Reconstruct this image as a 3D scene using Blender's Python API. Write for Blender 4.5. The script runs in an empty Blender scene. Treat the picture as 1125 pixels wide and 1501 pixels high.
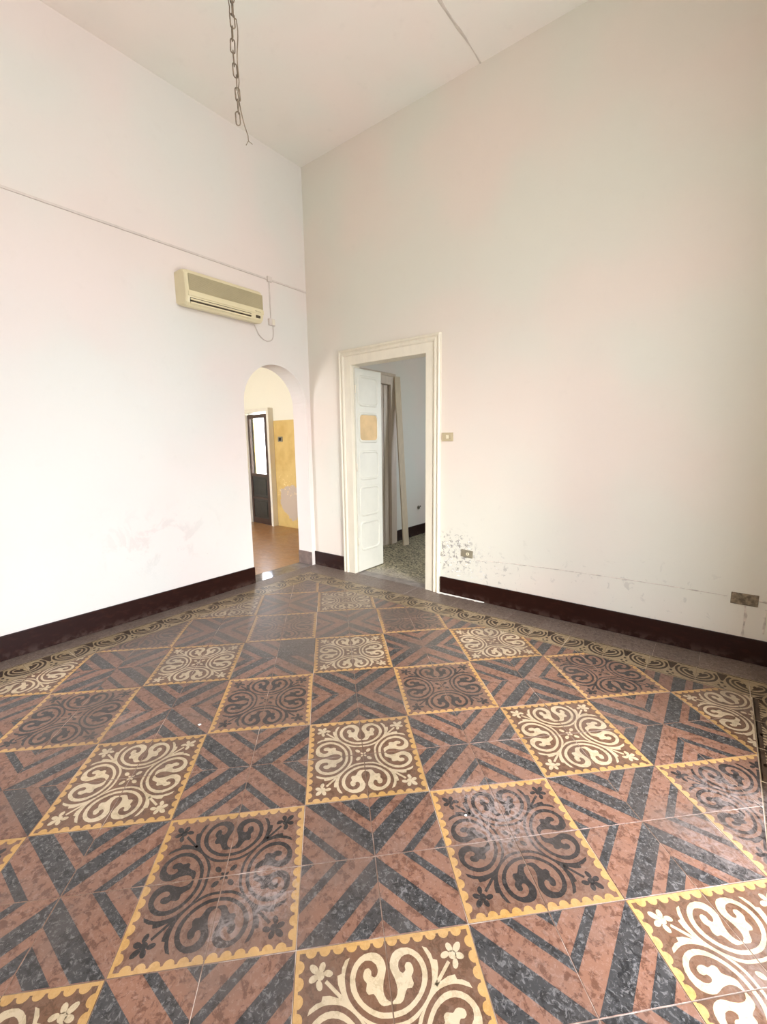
import bpy, bmesh, math, random
from mathutils import Vector, Matrix
from mathutils.geometry import tessellate_polygon

random.seed(7)
sc = bpy.context.scene
COL = sc.collection

# ------------------------------------------------------------------ camera
yaw, pitch, roll = -0.66001, 0.158156, -0.013079
CAM = Vector((3.6890, -3.4444, 1.4039))
F = Vector((math.sin(yaw)*math.cos(pitch), math.cos(yaw)*math.cos(pitch), -math.sin(pitch)))
R0 = Vector((math.cos(yaw), -math.sin(yaw), 0)); U0 = R0.cross(F)
RT = R0*math.cos(roll) + U0*math.sin(roll)
UP = -R0*math.sin(roll) + U0*math.cos(roll)
FPX = 637.96
cam_d = bpy.data.cameras.new('camera'); cam = bpy.data.objects.new('camera', cam_d); COL.objects.link(cam)
cam.matrix_world = Matrix(((RT.x, UP.x, -F.x, CAM.x), (RT.y, UP.y, -F.y, CAM.y), (RT.z, UP.z, -F.z, CAM.z), (0, 0, 0, 1)))
cam_d.sensor_fit = 'VERTICAL'; cam_d.sensor_height = 36.0; cam_d.lens = FPX*36/1501
cam_d.clip_start = 0.05; cam_d.clip_end = 100
sc.camera = cam

# ------------------------------------------------------------------ sky and exposure
w = bpy.data.worlds.new('sky'); sc.world = w; w.use_nodes = True
nt = w.node_tree; nt.nodes.clear()
wo = nt.nodes.new('ShaderNodeOutputWorld'); bg = nt.nodes.new('ShaderNodeBackground')
# hazy white sky above the horizon, darker ground below it
tc = nt.nodes.new('ShaderNodeTexCoord'); sx = nt.nodes.new('ShaderNodeSeparateXYZ'); rp = nt.nodes.new('ShaderNodeValToRGB')
nt.links.new(tc.outputs['Generated'], sx.inputs[0]); nt.links.new(sx.outputs[2], rp.inputs[0])
mr = nt.nodes.new('ShaderNodeMapRange'); nt.links.new(sx.outputs[2], mr.inputs[0]); mr.inputs[1].default_value = -1; mr.inputs[2].default_value = 1
nt.links.new(mr.outputs[0], rp.inputs[0])
rp.color_ramp.elements[0].position = .47; rp.color_ramp.elements[0].color = (.72, .73, .74, 1)
rp.color_ramp.elements[1].position = .52; rp.color_ramp.elements[1].color = (.915, .985, 1.12, 1)
nt.links.new(rp.outputs[0], bg.inputs[0]); bg.inputs[1].default_value = 12.8
nt.links.new(bg.outputs[0], wo.inputs[0])
# veiled sun: very soft, coming in through the french window from the right
sun_d = bpy.data.lights.new('veiled_sun', 'SUN'); sun_d.energy = 5.4; sun_d.angle = math.radians(30); sun_d.color = (1, .97, .93)
sun = bpy.data.objects.new('veiled_sun', sun_d); COL.objects.link(sun)
sun.rotation_euler = Vector((-1.0, .56, -.46)).to_track_quat('-Z', 'Y').to_euler(); sun.location = (8, -4, 5)
sc.view_settings.view_transform = 'Standard'; sc.view_settings.look = 'None'
sc.view_settings.gamma = 1.0; sc.view_settings.use_curve_mapping = False
sc.view_settings.exposure = 0.13

def portal(loc, rot, sx, sy):      # sampling guide in a window opening; gives no light of its own
    d = bpy.data.lights.new('window_portal', 'AREA'); d.shape = 'RECTANGLE'; d.size = sx; d.size_y = sy
    d.cycles.is_portal = True
    o = bpy.data.objects.new('window_portal', d); COL.objects.link(o); o.location = loc; o.rotation_euler = rot

H = 4.21            # ceiling height
XE, YB = 4.38, -5.2  # right-hand side wall, wall behind the camera
WIN_E = (-2.85, -1.50, 0.0, 2.95)     # y0,y1,z0,z1 french window in the side wall
WIN_ADDED = (-4.80, -3.90, 1.2, 2.95)    # unseen window added beside the camera to light left wall and ceiling
PI = math.pi
portal((XE+.45, (WIN_E[0]+WIN_E[1])/2, WIN_E[3]/2), (0, PI/2, 0), WIN_E[3], WIN_E[1]-WIN_E[0])

portal((XE+.45, (WIN_ADDED[0]+WIN_ADDED[1])/2, (WIN_ADDED[2]+WIN_ADDED[3])/2), (0, PI/2, 0), WIN_ADDED[3]-WIN_ADDED[2], WIN_ADDED[1]-WIN_ADDED[0])

# ------------------------------------------------------------------ helpers
def lin(c):
    return tuple(((v/255)/12.92 if v/255 <= .04045 else ((v/255+.055)/1.055)**2.4) for v in c) + (1,)

class NT:
    def __init__(s, name):
        s.m = bpy.data.materials.new(name); s.m.use_nodes = True; s.t = s.m.node_tree
        s.b = s.t.nodes['Principled BSDF']; s.geo = s.t.nodes.new('ShaderNodeNewGeometry')
        s.pos = s.geo.outputs['Position']
    def n(s, typ, **kw):
        nd = s.t.nodes.new(typ)
        for k, v in kw.items(): setattr(nd, k, v)
        return nd
    def put(s, sock, v):
        if isinstance(v, bpy.types.NodeSocket): s.t.links.new(v, sock)
        else: sock.default_value = v
    def math(s, op, a, b=0.0, c=None, clamp=False):
        nd = s.n('ShaderNodeMath', operation=op, use_clamp=clamp)
        s.put(nd.inputs[0], a); s.put(nd.inputs[1], b)
        if c is not None: s.put(nd.inputs[2], c)
        return nd.outputs[0]
    def noise(s, scale, detail=3, rough=.55, vec=None, dist=0):
        nd = s.n('ShaderNodeTexNoise'); s.put(nd.inputs['Vector'], vec or s.pos)
        nd.inputs['Scale'].default_value = scale; nd.inputs['Detail'].default_value = detail
        nd.inputs['Roughness'].default_value = rough; nd.inputs['Distortion'].default_value = dist
        return nd.outputs['Fac']
    def scaled(s, v3, off=(0, 0, 0)):
        nd = s.n('ShaderNodeVectorMath', operation='MULTIPLY_ADD'); s.put(nd.inputs[0], s.pos)
        nd.inputs[1].default_value = v3; nd.inputs[2].default_value = off
        return nd.outputs[0]
    def ramp(s, f, a, b):      # smooth 0..1 between a and b
        nd = s.n('ShaderNodeMapRange', interpolation_type='SMOOTHSTEP'); s.put(nd.inputs[0], f)
        nd.inputs[1].default_value = a; nd.inputs[2].default_value = b
        return nd.outputs[0]
    def mix(s, f, a, b, mode='MIX'):
        nd = s.n('ShaderNodeMix', data_type='RGBA', blend_type=mode); s.put(nd.inputs[0], f)
        s.put(nd.inputs[6], a); s.put(nd.inputs[7], b)
        return nd.outputs[2]
    def spot(s, c, r0, r1, sc3=(1, 1, 1)):   # 1 inside r0, 0 beyond r1 of a fixed place
        nd = s.n('ShaderNodeVectorMath', operation='SUBTRACT'); s.put(nd.inputs[0], s.pos); nd.inputs[1].default_value = c
        n2 = s.n('ShaderNodeVectorMath', operation='MULTIPLY'); s.put(n2.inputs[0], nd.outputs[0]); n2.inputs[1].default_value = sc3
        n3 = s.n('ShaderNodeVectorMath', operation='LENGTH'); s.put(n3.inputs[0], n2.outputs[0])
        return s.ramp(n3.outputs['Value'], r1, r0)
    def bump(s, h, strength, dist=.002, normal=None):
        nd = s.n('ShaderNodeBump'); nd.inputs['Strength'].default_value = strength; nd.inputs['Distance'].default_value = dist
        s.put(nd.inputs['Height'], h)
        if normal is not None: s.put(nd.inputs['Normal'], normal)
        return nd.outputs[0]
    def done(s, color, rough=.5, normal=None, **kw):
        s.put(s.b.inputs['Base Color'], color); s.put(s.b.inputs['Roughness'], rough)
        if normal is not None: s.put(s.b.inputs['Normal'], normal)
        for k, v in kw.items(): s.put(s.b.inputs[k.replace('_', ' ')], v)
        return s.m

def mesh_obj(name, bm, mats, parent=None, label=None, cat=None, group=None, kind=None, loc=None, bevel=0, smooth=False):
    me = bpy.data.meshes.new(name); bm.normal_update(); bm.to_mesh(me); bm.free()
    if not isinstance(mats, (list, tuple)): mats = [mats]
    for m in mats: me.materials.append(m)
    if smooth:
        for p in me.polygons: p.use_smooth = True
    o = bpy.data.objects.new(name, me); COL.objects.link(o)
    if parent: o.parent = parent
    if loc: o.location = loc
    if bevel:
        b = o.modifiers.new('bevel', 'BEVEL'); b.width = bevel; b.segments = 2; b.limit_method = 'ANGLE'
    tag(o, label, cat, group, kind)
    return o

def tag(o, label=None, cat=None, group=None, kind=None):
    if label: o['label'] = label
    if cat: o['category'] = cat
    if group: o['group'] = group
    if kind: o['kind'] = kind
    return o

def empty(name, loc, label=None, cat=None, group=None, kind=None, parent=None):
    o = bpy.data.objects.new(name, None); COL.objects.link(o); o.location = loc; o.empty_display_size = .05
    if parent: o.parent = parent
    return tag(o, label, cat, group, kind)

def box(bm, a, b, mi=0):
    x0, y0, z0 = a; x1, y1, z1 = b
    v = [bm.verts.new(p) for p in ((x0,y0,z0),(x1,y0,z0),(x1,y1,z0),(x0,y1,z0),(x0,y0,z1),(x1,y0,z1),(x1,y1,z1),(x0,y1,z1))]
    for f in ((3,2,1,0),(4,5,6,7),(0,1,5,4),(1,2,6,5),(2,3,7,6),(3,0,4,7)):
        bm.faces.new([v[i] for i in f]).material_index = mi
def boxes(*bs):
    bm = bmesh.new()
    for a, b in bs: box(bm, a, b)
    return bm
def prism(bm, pts, axis, a, b, mi=0):
    """polygon pts (2D) extruded along axis from a to b"""
    def P(p, t):
        return {0: (t, p[0], p[1]), 1: (p[0], t, p[1]), 2: (p[0], p[1], t)}[axis]
    A = [bm.verts.new(P(p, a)) for p in pts]; B = [bm.verts.new(P(p, b)) for p in pts]
    n = len(pts)
    fs = [bm.faces.new(A), bm.faces.new(B[::-1])]
    for i in range(n): fs.append(bm.faces.new((A[i], B[i], B[(i+1) % n], A[(i+1) % n])))
    for f in fs: f.material_index = mi
def recalc(bm):
    bmesh.ops.recalc_face_normals(bm, faces=bm.faces[:]); return bm
def tube(bm, pts, r, seg=8, closed=False, mi=0):
    pts = [Vector(p) for p in pts]; n = len(pts); rings = []; nrm = None
    for i, p in enumerate(pts):
        if closed: t = (pts[(i+1) % n]-pts[i-1]).normalized()
        else: t = (pts[min(i+1, n-1)]-pts[max(i-1, 0)]).normalized()
        if nrm is None: nrm = t.orthogonal().normalized()
        nrm = (nrm - t*nrm.dot(t)).normalized(); bn = t.cross(nrm)
        rr = r[i] if isinstance(r, (list, tuple)) else r
        rings.append([bm.verts.new(p + (nrm*math.cos(2*PI*k/seg)+bn*math.sin(2*PI*k/seg))*rr) for k in range(seg)])
    m = n if closed else n-1
    for i in range(m):
        a, b = rings[i], rings[(i+1) % n]
        for k in range(seg):
            f = bm.faces.new((a[k], a[(k+1) % seg], b[(k+1) % seg], b[k])); f.smooth = True; f.material_index = mi
    if not closed:
        bm.faces.new(rings[0][::-1]); bm.faces.new(rings[-1])

# ------------------------------------------------------------------ materials
def wall_mat(name, base, spots=(), var=.5, grey=(150, 145, 138)):
    m = NT(name)
    big = m.noise(.9, 2, .5); big2 = m.noise(1.7, 2, .5, m.scaled((1, 1, 1), (7, 3, 5)))
    b = lin(base)
    warm = tuple(min(1, b[i]*(1.03, .97, .95)[i]) for i in range(3))+(1,)
    cool = tuple(min(1, b[i]*(.96, 1.0, .975)[i]) for i in range(3))+(1,)
    c = m.mix(m.ramp(big, .35, .65), warm, cool)
    c = m.mix(m.math('MULTIPLY', m.ramp(big2, .5, .75), .10*var), c, lin((200, 190, 178)))
    fine = m.noise(60, 4, .6); med = m.noise(9, 4, .6)
    c = m.mix(m.math('MULTIPLY', m.ramp(med, .58, .75), .10*var), c, lin((185, 176, 165)))
    hgt = m.math('ADD', m.math('MULTIPLY', fine, .25), med)
    for (cc, r0, r1, s3, scl, th, amt) in spots:
        msk = m.spot(cc, r0, r1, s3)
        nn = m.noise(scl, 5, .68, dist=.6)
        pat = m.math('MULTIPLY', m.ramp(nn, th, th+.12 if scl < 10 else th+.05), msk)
        c = m.mix(m.math('MULTIPLY', pat, amt), c, lin(grey))
        hgt = m.math('ADD', hgt, m.math('MULTIPLY', pat, -.8))
    return m.done(c, .85, m.bump(hgt, .35, .003), Specular_IOR_Level=.25)

M = {}
M['wall_left'] = wall_mat('painted_plaster_left', (230, 224, 219), [((0, -1.75, .62), .05, .60, (1, .75, 1.5), 5, .50, .16), ((0, -1.45, .35), .1, .5, (1, .8, 1.5), 16, .68, .35), ((0, -1.2, .95), .05, .3, (1, .8, 1.5), 18, .64, .14)])
M['wall_right'] = wall_mat('painted_plaster_right', (228, 221, 210), [
    ((1.82, 0, .40), .14, .30, (1, 1, 1.2), 26, .53, .9), ((2.15, 0, .28), .05, .42, (.8, 1, 1.6), 24, .58, .55),
    ((2.3, 0, .62), .05, .75, (.6, 1, 1.5), 9, .60, .16), ((3.4, 0, .30), .1, .8, (.5, 1, 2.0), 12, .6, .25),
    ((.35, 0, .45), .05, .4, (1, 1, 1), 28, .66, .35)])
M['ceil'] = wall_mat('ceiling_plaster', (243, 238, 231), var=.6)
M['wall_plain'] = wall_mat('side_plaster', (226, 220, 212))
M['wall_back'] = wall_mat('backroom_plaster', (224, 221, 214))

def gloss_brown():
    m = NT('oxblood_gloss_paint')
    n = m.noise(14, 4, .6, m.scaled((1, 1, 2.5)))
    c = m.mix(m.ramp(n, .5, .75), lin((38, 14, 7)), lin((52, 23, 13)))
    low = m.n('ShaderNodeSeparateXYZ'); m.put(low.inputs[0], m.pos)
    dirt = m.math('MULTIPLY', m.ramp(low.outputs[2], .07, .0), m.ramp(m.noise(20, 3), .42, .62))
    c = m.mix(m.math('MULTIPLY', dirt, .6), c, lin((84, 66, 58)))
    return m.done(c, m.math('ADD', .34, m.math('MULTIPLY', n, .2)), m.bump(n, .2, .003), Specular_IOR_Level=.22)
M['base'] = gloss_brown()

def simple(name, rgb, rough=.5, var=.06, scale=12, bump=.05, metal=0, vec=None, spec=.5):
    m = NT(name); n = m.noise(scale, 3, .6, m.scaled(vec) if vec else None)
    b = lin(rgb); lo = tuple(v*(1-var*2.5) for v in b[:3])+(1,); hi = tuple(min(1, v*(1+var*1.5)) for v in b[:3])+(1,)
    return m.done(m.mix(m.ramp(n, .3, .7), lo, hi), rough, m.bump(n, bump, .002), Metallic=metal, Specular_IOR_Level=spec)
M['casing'] = simple('cream_gloss_paint', (232, 224, 204), .38, .015, 6, .05, vec=(3, 3, .8))
M['leaf'] = simple('grey_cream_door_paint', (216, 214, 200), .42, .015, 5, .05)
M['plywood'] = simple('tan_bare_panel', (212, 180, 128), .55, .06, 4, .06)
M['marble'] = None
M['ac'] = simple('aged_ivory_plastic', (228, 216, 178), .4, .015, 5, .02)
M['ac_grille'] = simple('aged_tan_grille', (184, 172, 138), .5, .02, 5, .02)
M['ac_dark'] = simple('dark_outlet', (70, 58, 40), .6, .05)
M['trunk'] = simple('white_plastic_trunking', (216, 205, 196), .5, .03)
M['switch'] = simple('beige_switch_plate', (196, 180, 146), .45, .03)
M['switch_l'] = simple('ivory_switch_button', (235, 225, 195), .4, .02)
M['rust'] = simple('corroded_metal_plate', (135, 120, 98), .5, .22, 40, .3, metal=.3)
M['plug_plate'] = simple('grey_brown_socket_plate', (140, 132, 112), .5, .08)
M['hole'] = simple('dark_hole', (40, 34, 28), .7, .05)
M['chain'] = simple('dull_brown_chain_metal', (138, 122, 104), .5, .12, 60, .1, metal=.5)
M['wire'] = simple('old_fabric_wire', (128, 112, 92), .7, .1)
M['darkwood'] = simple('dark_brown_door_wood', (66, 46, 38), .35, .15, 10, .15, vec=(4, 4, .6))
M['blackpanel'] = simple('blackish_green_panel', (44, 46, 42), .4, .12, 10, .1)
M['pinkwood'] = simple('faded_pinkish_door_wood', (202, 188, 170), .5, .025, 10, .06, vec=(5, 5, .5))
M['plank'] = simple('raw_leaning_timber', (222, 208, 182), .6, .03, 10, .15, vec=(6, 6, .7))
M['chip'] = simple('white_plaster_crumb', (232, 228, 220), .9, .03)
M['fillet'] = simple('white_plaster_smear', (240, 238, 232), .8, .03, 30, .2)
M['crack'] = simple('grey_plaster_crack', (214, 203, 190), .9, .12, 20, .3)
M['joint'] = simple('ceiling_joint_filler', (212, 203, 192), .9, .06, 8, .1)

def yellow_mat():
    m = NT('yellow_dado_plaster')
    z = m.n('ShaderNodeSeparateXYZ'); m.put(z.inputs[0], m.pos)
    dado = m.ramp(z.outputs[2], 1.795, 1.785)
    yel = m.mix(m.ramp(m.noise(3, 4), .4, .7), lin((222, 190, 118)), lin((206, 170, 98)))
    n = m.noise(9, 5, .7, dist=.5)
    n5 = m.noise(4.5, 5, .7)
    patch = m.ramp(m.math('ADD', m.spot((-1.97, 1.33, .45), .05, .42, (.9, 1, .9)), m.math('MULTIPLY', n5, 1.2)), .98, 1.03)
    yel = m.mix(patch, yel, lin((200, 180, 158)))
    spots = m.math('MULTIPLY', m.spot((-2.05, 1.33, .70), .2, .42, (.8, 1, 1.6)), m.ramp(m.noise(26, 5, .7), .60, .63))
    yel = m.mix(spots, yel, lin((250, 225, 160)))
    c = m.mix(dado, lin((240, 234, 214)), yel)
    return m.done(c, .8, m.bump(n, .3, .003))
M['yellow'] = yellow_mat()
M['hall'] = simple('hall_cream_plaster', (240, 234, 220), .85, .02, 2, .1)

def terracotta():
    m = NT('small_glazed_terracotta_tiles')
    br = m.n('ShaderNodeTexBrick'); m.put(br.inputs['Vector'], m.scaled((8, 8, 8)))
    br.inputs['Color1'].default_value = lin((160, 118, 76)); br.inputs['Color2'].default_value = lin((136, 98, 62))
    br.inputs['Mortar'].default_value = lin((120, 88, 60)); br.inputs['Mortar Size'].default_value = .012
    br.inputs['Scale'].default_value = 1.0
    n = m.noise(5, 3)
    c = m.mix(m.math('MULTIPLY', n, .35), br.outputs['Color'], lin((190, 140, 90)))
    return m.done(c, m.math('ADD', .2, m.math('MULTIPLY', n, .25)), m.bump(m.math('ADD', m.noise(30, 2), br.outputs['Fac']), .25, .002))
M['terracotta'] = terracotta()

def terrazzo():
    m = NT('speckled_terrazzo')
    v = m.n('ShaderNodeTexVoronoi'); m.put(v.inputs['Vector'], m.pos); v.inputs['Scale'].default_value = 60
    h = m.n('ShaderNodeSeparateColor'); m.put(h.inputs[0], v.outputs['Color'])
    c = m.mix(m.ramp(h.outputs[0], .35, .75), lin((132, 126, 104)), lin((190, 180, 148)))
    c = m.mix(m.ramp(h.outputs[1], .80, .84), c, lin((58, 54, 44)))
    dust = m.math('MULTIPLY', m.spot((1.0, .05, 0), .15, .55, (.8, 1.2, 1)), m.ramp(m.noise(4, 4), .3, .6))
    c = m.mix(m.math('MULTIPLY', dust, .75), c, lin((166, 156, 146)))
    return m.done(c, .45, m.bump(v.outputs['Distance'], .1, .001))
M['terrazzo'] = terrazzo()

def marble(name, rgb, rough):
    m = NT(name); n = m.noise(6, 6, .65, dist=1.2)
    b = lin(rgb)
    c = m.mix(m.ramp(n, .35, .7), tuple(v*.7 for v in b[:3])+(1,), tuple(min(1, v*1.25) for v in b[:3])+(1,))
    return m.done(c, rough, m.bump(m.noise(3, 2), .02, .004))
M['sill_gloss'] = marble('polished_grey_threshold_marble', (120, 112, 106), .09)
M['sill'] = marble('worn_grey_threshold_stone', (132, 124, 118), .4)

# floor tile clays: pigment, mottling, chips, dull film of dirt and painted dimness
CELL = .5; G0 = Vector((2.1552, -2.0968)); DA = -0.0012
ANG = math.radians(45)+DA
UI = Vector((math.cos(ANG), math.sin(ANG))); UJ = Vector((math.sin(ANG), -math.cos(ANG)))
def grid(i, j): return G0 + UI*(CELL*i) + UJ*(CELL*j)
def gp(i, j): p = grid(i, j); return (p.x, p.y, 0)

def clay(name, base, dark, light, blot=.5, speck=.3, wear_dim=1.0, rough=.30):
    m = NT(name)
    oi = m.n('ShaderNodeObjectInfo')
    offv = m.n('ShaderNodeVectorMath', operation='MULTIPLY_ADD')
    cmb = m.n('ShaderNodeCombineXYZ'); m.put(cmb.inputs[2], m.math('MULTIPLY', oi.outputs['Random'], 40))
    m.put(offv.inputs[0], m.pos); offv.inputs[1].default_value = (1, 1, 1); m.put(offv.inputs[2], cmb.outputs[0])
    pv = offv.outputs[0]
    n1 = m.noise(36, 5, .72, pv, .4); n2 = m.noise(70, 5, .75, pv, .8); n3 = m.noise(7, 3, .5, pv)
    c = m.mix(m.math('MULTIPLY', m.ramp(n1, .50, .58), blot), lin(base), lin(dark))
    c = m.mix(m.math('MULTIPLY', m.ramp(n2, .51, .63), speck), c, lin(light))
    # tile-to-tile shade difference of the firing
    hs = m.n('ShaderNodeHueSaturation'); m.put(hs.inputs['Color'], c)
    m.put(hs.inputs['Value'], m.math('ADD', .88, m.math('MULTIPLY', oi.outputs['Random'], .22)))
    m.put(hs.inputs['Saturation'], m.math('ADD', .85, m.math('MULTIPLY', n3, .3)))
    c = hs.outputs[0]
    # worn, dirty grey-brown film; far corner's weaker glare painted in as dullness
    big = m.noise(2.3, 4, .6)
    far = m.spot((-.2, -.2, 0), 1.3, 3.1, (1, 1, 1))
    film = m.math('MULTIPLY', m.ramp(m.math('ADD', m.math('MULTIPLY', far, .35), big), .40, .85), .68*wear_dim)
    c = m.mix(film, c, lin((104, 93, 86)))
    # chalky residue at fixed places; near-right spots paint in the floor's glare smears
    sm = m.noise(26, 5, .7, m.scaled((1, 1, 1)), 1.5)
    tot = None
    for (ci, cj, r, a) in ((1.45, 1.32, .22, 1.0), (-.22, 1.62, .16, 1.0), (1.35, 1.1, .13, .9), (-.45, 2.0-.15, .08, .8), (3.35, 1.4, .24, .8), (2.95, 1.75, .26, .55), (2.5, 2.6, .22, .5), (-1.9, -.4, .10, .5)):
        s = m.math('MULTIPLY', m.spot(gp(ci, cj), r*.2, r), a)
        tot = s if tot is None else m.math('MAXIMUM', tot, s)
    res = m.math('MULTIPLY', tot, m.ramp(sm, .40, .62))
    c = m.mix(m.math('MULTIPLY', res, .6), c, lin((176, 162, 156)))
    scr = m.noise(14, 4, .7, m.scaled((1.2, 9, 1)))
    scr2 = m.noise(10, 4, .7, m.scaled((9, 1.6, 1)))
    rg = m.math('ADD', m.math('MULTIPLY', scr, .16), m.math('ADD', rough-.10, m.math('MULTIPLY', big, .20)))
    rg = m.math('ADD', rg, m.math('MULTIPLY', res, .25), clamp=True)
    hgt = m.math('ADD', m.math('MULTIPLY', n1, .5), m.math('ADD', m.math('MULTIPLY', scr, .5), m.math('ADD', m.math('MULTIPLY', n2, .3), m.math('MULTIPLY', scr2, .5))))
    return m.done(c, rg, m.bump(hgt, .28, .002), Specular_IOR_Level=.5)

T = {}
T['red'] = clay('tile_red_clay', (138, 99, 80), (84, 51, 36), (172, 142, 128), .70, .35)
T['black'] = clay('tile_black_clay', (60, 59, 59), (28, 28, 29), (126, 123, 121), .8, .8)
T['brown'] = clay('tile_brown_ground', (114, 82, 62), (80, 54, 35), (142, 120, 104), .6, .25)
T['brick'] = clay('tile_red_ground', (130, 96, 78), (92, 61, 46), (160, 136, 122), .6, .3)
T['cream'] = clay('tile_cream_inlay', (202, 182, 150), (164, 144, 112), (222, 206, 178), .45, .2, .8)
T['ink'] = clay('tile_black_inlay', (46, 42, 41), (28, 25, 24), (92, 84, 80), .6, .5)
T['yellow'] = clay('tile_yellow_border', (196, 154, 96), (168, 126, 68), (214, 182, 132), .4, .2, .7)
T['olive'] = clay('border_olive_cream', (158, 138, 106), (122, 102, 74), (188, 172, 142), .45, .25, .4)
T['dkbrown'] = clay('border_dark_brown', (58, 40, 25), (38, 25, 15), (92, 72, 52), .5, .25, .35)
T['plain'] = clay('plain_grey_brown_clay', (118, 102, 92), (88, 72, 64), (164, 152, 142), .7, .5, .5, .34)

def grout_mat():
    m = NT('floor_joint_mortar'); n = m.noise(3.0, 4, .65)
    c = m.mix(m.ramp(n, .46, .66), lin((128, 108, 92)), lin((222, 210, 196)))
    return m.done(c, .8, m.bump(m.noise(80, 2), .3, .001))
M['grout'] = grout_mat()

# ------------------------------------------------------------------ room shell
TL = .22   # thickness of the left wall
AY0, AY1, AZS, AZT = -.86, -.06, 1.80, 2.20
def arch_pts(n=28):
    cy = (AY0+AY1)/2; r = (AY1-AY0)/2
    return [(cy - r*math.cos(PI*k/n), AZS + (AZT-AZS)*math.sin(PI*k/n)) for k in range(n+1)]
bm = bmesh.new()
prism(bm, [(YB-.4, -.02), (AY0, -.02)] + arch_pts() + [(AY1, -.02), (.12, -.02), (.12, H), (YB-.4, H)], 0, -TL, 0)
mesh_obj('wall_left', recalc(bm), M['wall_left'], kind='structure')

DX0, DX1, DZ = .628, 1.528, 2.185
TR = .12
mesh_obj('wall_right', boxes(((0, 0, -.02), (DX0, TR, H)), ((DX1, 0, -.02), (XE+.45, TR, H)), ((DX0, 0, DZ), (DX1, TR, H))), M['wall_right'], kind='structure')
y0, y1, z0, z1 = WIN_E
v0, v1, q0, q1 = WIN_ADDED
mesh_obj('wall_side', boxes(((XE, YB-.4, -.02), (XE+.45, v0, H)), ((XE, v1, -.02), (XE+.45, y0, H)), ((XE, v0, -.02), (XE+.45, v1, q0)), ((XE, v0, q1), (XE+.45, v1, H)), ((XE, y1, -.02), (XE+.45, 0, H)), ((XE, y0, z1), (XE+.45, y1, H)), ((XE, y0, -.02), (XE+.45, y1, 0))), M['wall_plain'], kind='structure')
mesh_obj('wall_behind', boxes(((0, YB-.4, -.02), (XE, YB, H))), M['wall_plain'], kind='structure')
ceil = mesh_obj('ceiling', boxes(((-TL, YB-.4, H), (XE+.45, .12, H+.15))), M['ceil'], kind='structure')
bm = bmesh.new()
zz = H-.004
rows = []
for k in range(61):
    y = YB + (0-YB)*k/60; wv = .008+.003*math.sin(k*1.7)+.003*math.sin(k*.61)
    cx = 1.997+.004*math.sin(k*.9)
    rows.append((bm.verts.new((cx-wv, y, H)), bm.verts.new((cx-wv*.6, y, zz)), bm.verts.new((cx+wv*.6, y, zz)), bm.verts.new((cx+wv, y, H))))
for a, b in zip(rows[:-1], rows[1:]):
    for k in range(3): bm.faces.new((a[k], a[k+1], b[k+1], b[k]))
mesh_obj('joint_strip', recalc(bm), M['joint'], parent=ceil)

# plain frames of the french window and the opening added for light
def open_frame(name, plane, a0, a1, z0, z1, d0, d1):
    root = empty(name, ((d0+d1)/2, (a0+a1)/2, z0) if plane == 'x' else ((a0+a1)/2, (d0+d1)/2, z0), kind='structure')
    loc = root.location
    t = .06
    bs = [(a0, z0, a0+t, z1), (a1-t, z0, a1, z1), (a0+t, z1-t, a1-t, z1)]
    bm = bmesh.new()
    for (p, q, r, s) in bs:
        if plane == 'x': box(bm, (d0-loc.x, p-loc.y, q-loc.z), (d1-loc.x, r-loc.y, s-loc.z))
        else: box(bm, (p-loc.x, d0-loc.y, q-loc.z), (r-loc.x, d1-loc.y, s-loc.z))
    mesh_obj('window_frame', bm, M['casing'], parent=root, bevel=.004)
open_frame('window_1', 'x', WIN_E[0], WIN_E[1], WIN_E[2], WIN_E[3], XE+.3, XE+.36)

open_frame('window_2', 'x', *WIN_ADDED, XE+.3, XE+.36)

# ------------------------------------------------------------------ floor
floor = mesh_obj('floor', boxes(((0, YB-.4, -.12), (XE+.45, 0, -.0012))), M['grout'], kind='structure')
mesh_obj('threshold_1', boxes(((-TL, AY0, -.12), (0, AY1, .0))), M['sill_gloss'], kind='structure')
mesh_obj('threshold_2', boxes(((DX0, 0, -.12), (DX1, TR, .0))), M['sill'], kind='structure')

def catmull(pts, closed=True, sub=3):
    out = []; n = len(pts)
    rng = range(n) if closed else range(n-1)
    for i in rng:
        if closed: p0, p1, p2, p3 = pts[i-1], pts[i], pts[(i+1) % n], pts[(i+2) % n]
        else: p0, p1, p2, p3 = pts[max(i-1, 0)], pts[i], pts[i+1], pts[min(i+2, n-1)]
        for k in range(sub):
            t = k/sub
            out.append(tuple(.5*((2*p1[d]) + (-p0[d]+p2[d])*t + (2*p0[d]-5*p1[d]+4*p2[d]-p3[d])*t*t + (-p0[d]+3*p1[d]-3*p2[d]+p3[d])*t**3) for d in (0, 1)))
    if not closed: out.append(pts[-1])
    return out
def tri(poly):
    vs = [Vector((p[0], p[1], 0)) for p in poly]
    return [[poly[i] for i in t] for t in tessellate_polygon([vs])]
def ell(cx, cy, ra, rb, ang=0, n=12):
    c, s = math.cos(ang), math.sin(ang)
    return [(cx+ra*math.cos(2*PI*k/n)*c-rb*math.sin(2*PI*k/n)*s, cy+ra*math.cos(2*PI*k/n)*s+rb*math.sin(2*PI*k/n)*c) for k in range(n)]
def clip(poly, planes):
    """Sutherland-Hodgman; planes: (nx,ny,d) keep nx*x+ny*y<=d"""
    for nx, ny, d in planes:
        out = []
        for i in range(len(poly)):
            a, b = poly[i-1], poly[i]
            da, db = nx*a[0]+ny*a[1]-d, nx*b[0]+ny*b[1]-d
            if (da <= 0) != (db <= 0):
                t = da/(da-db); out.append((a[0]+(b[0]-a[0])*t, a[1]+(b[1]-a[1])*t))
            if db <= 0: out.append(b)
        poly = out
        if len(poly) < 3: return []
    return poly
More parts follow.
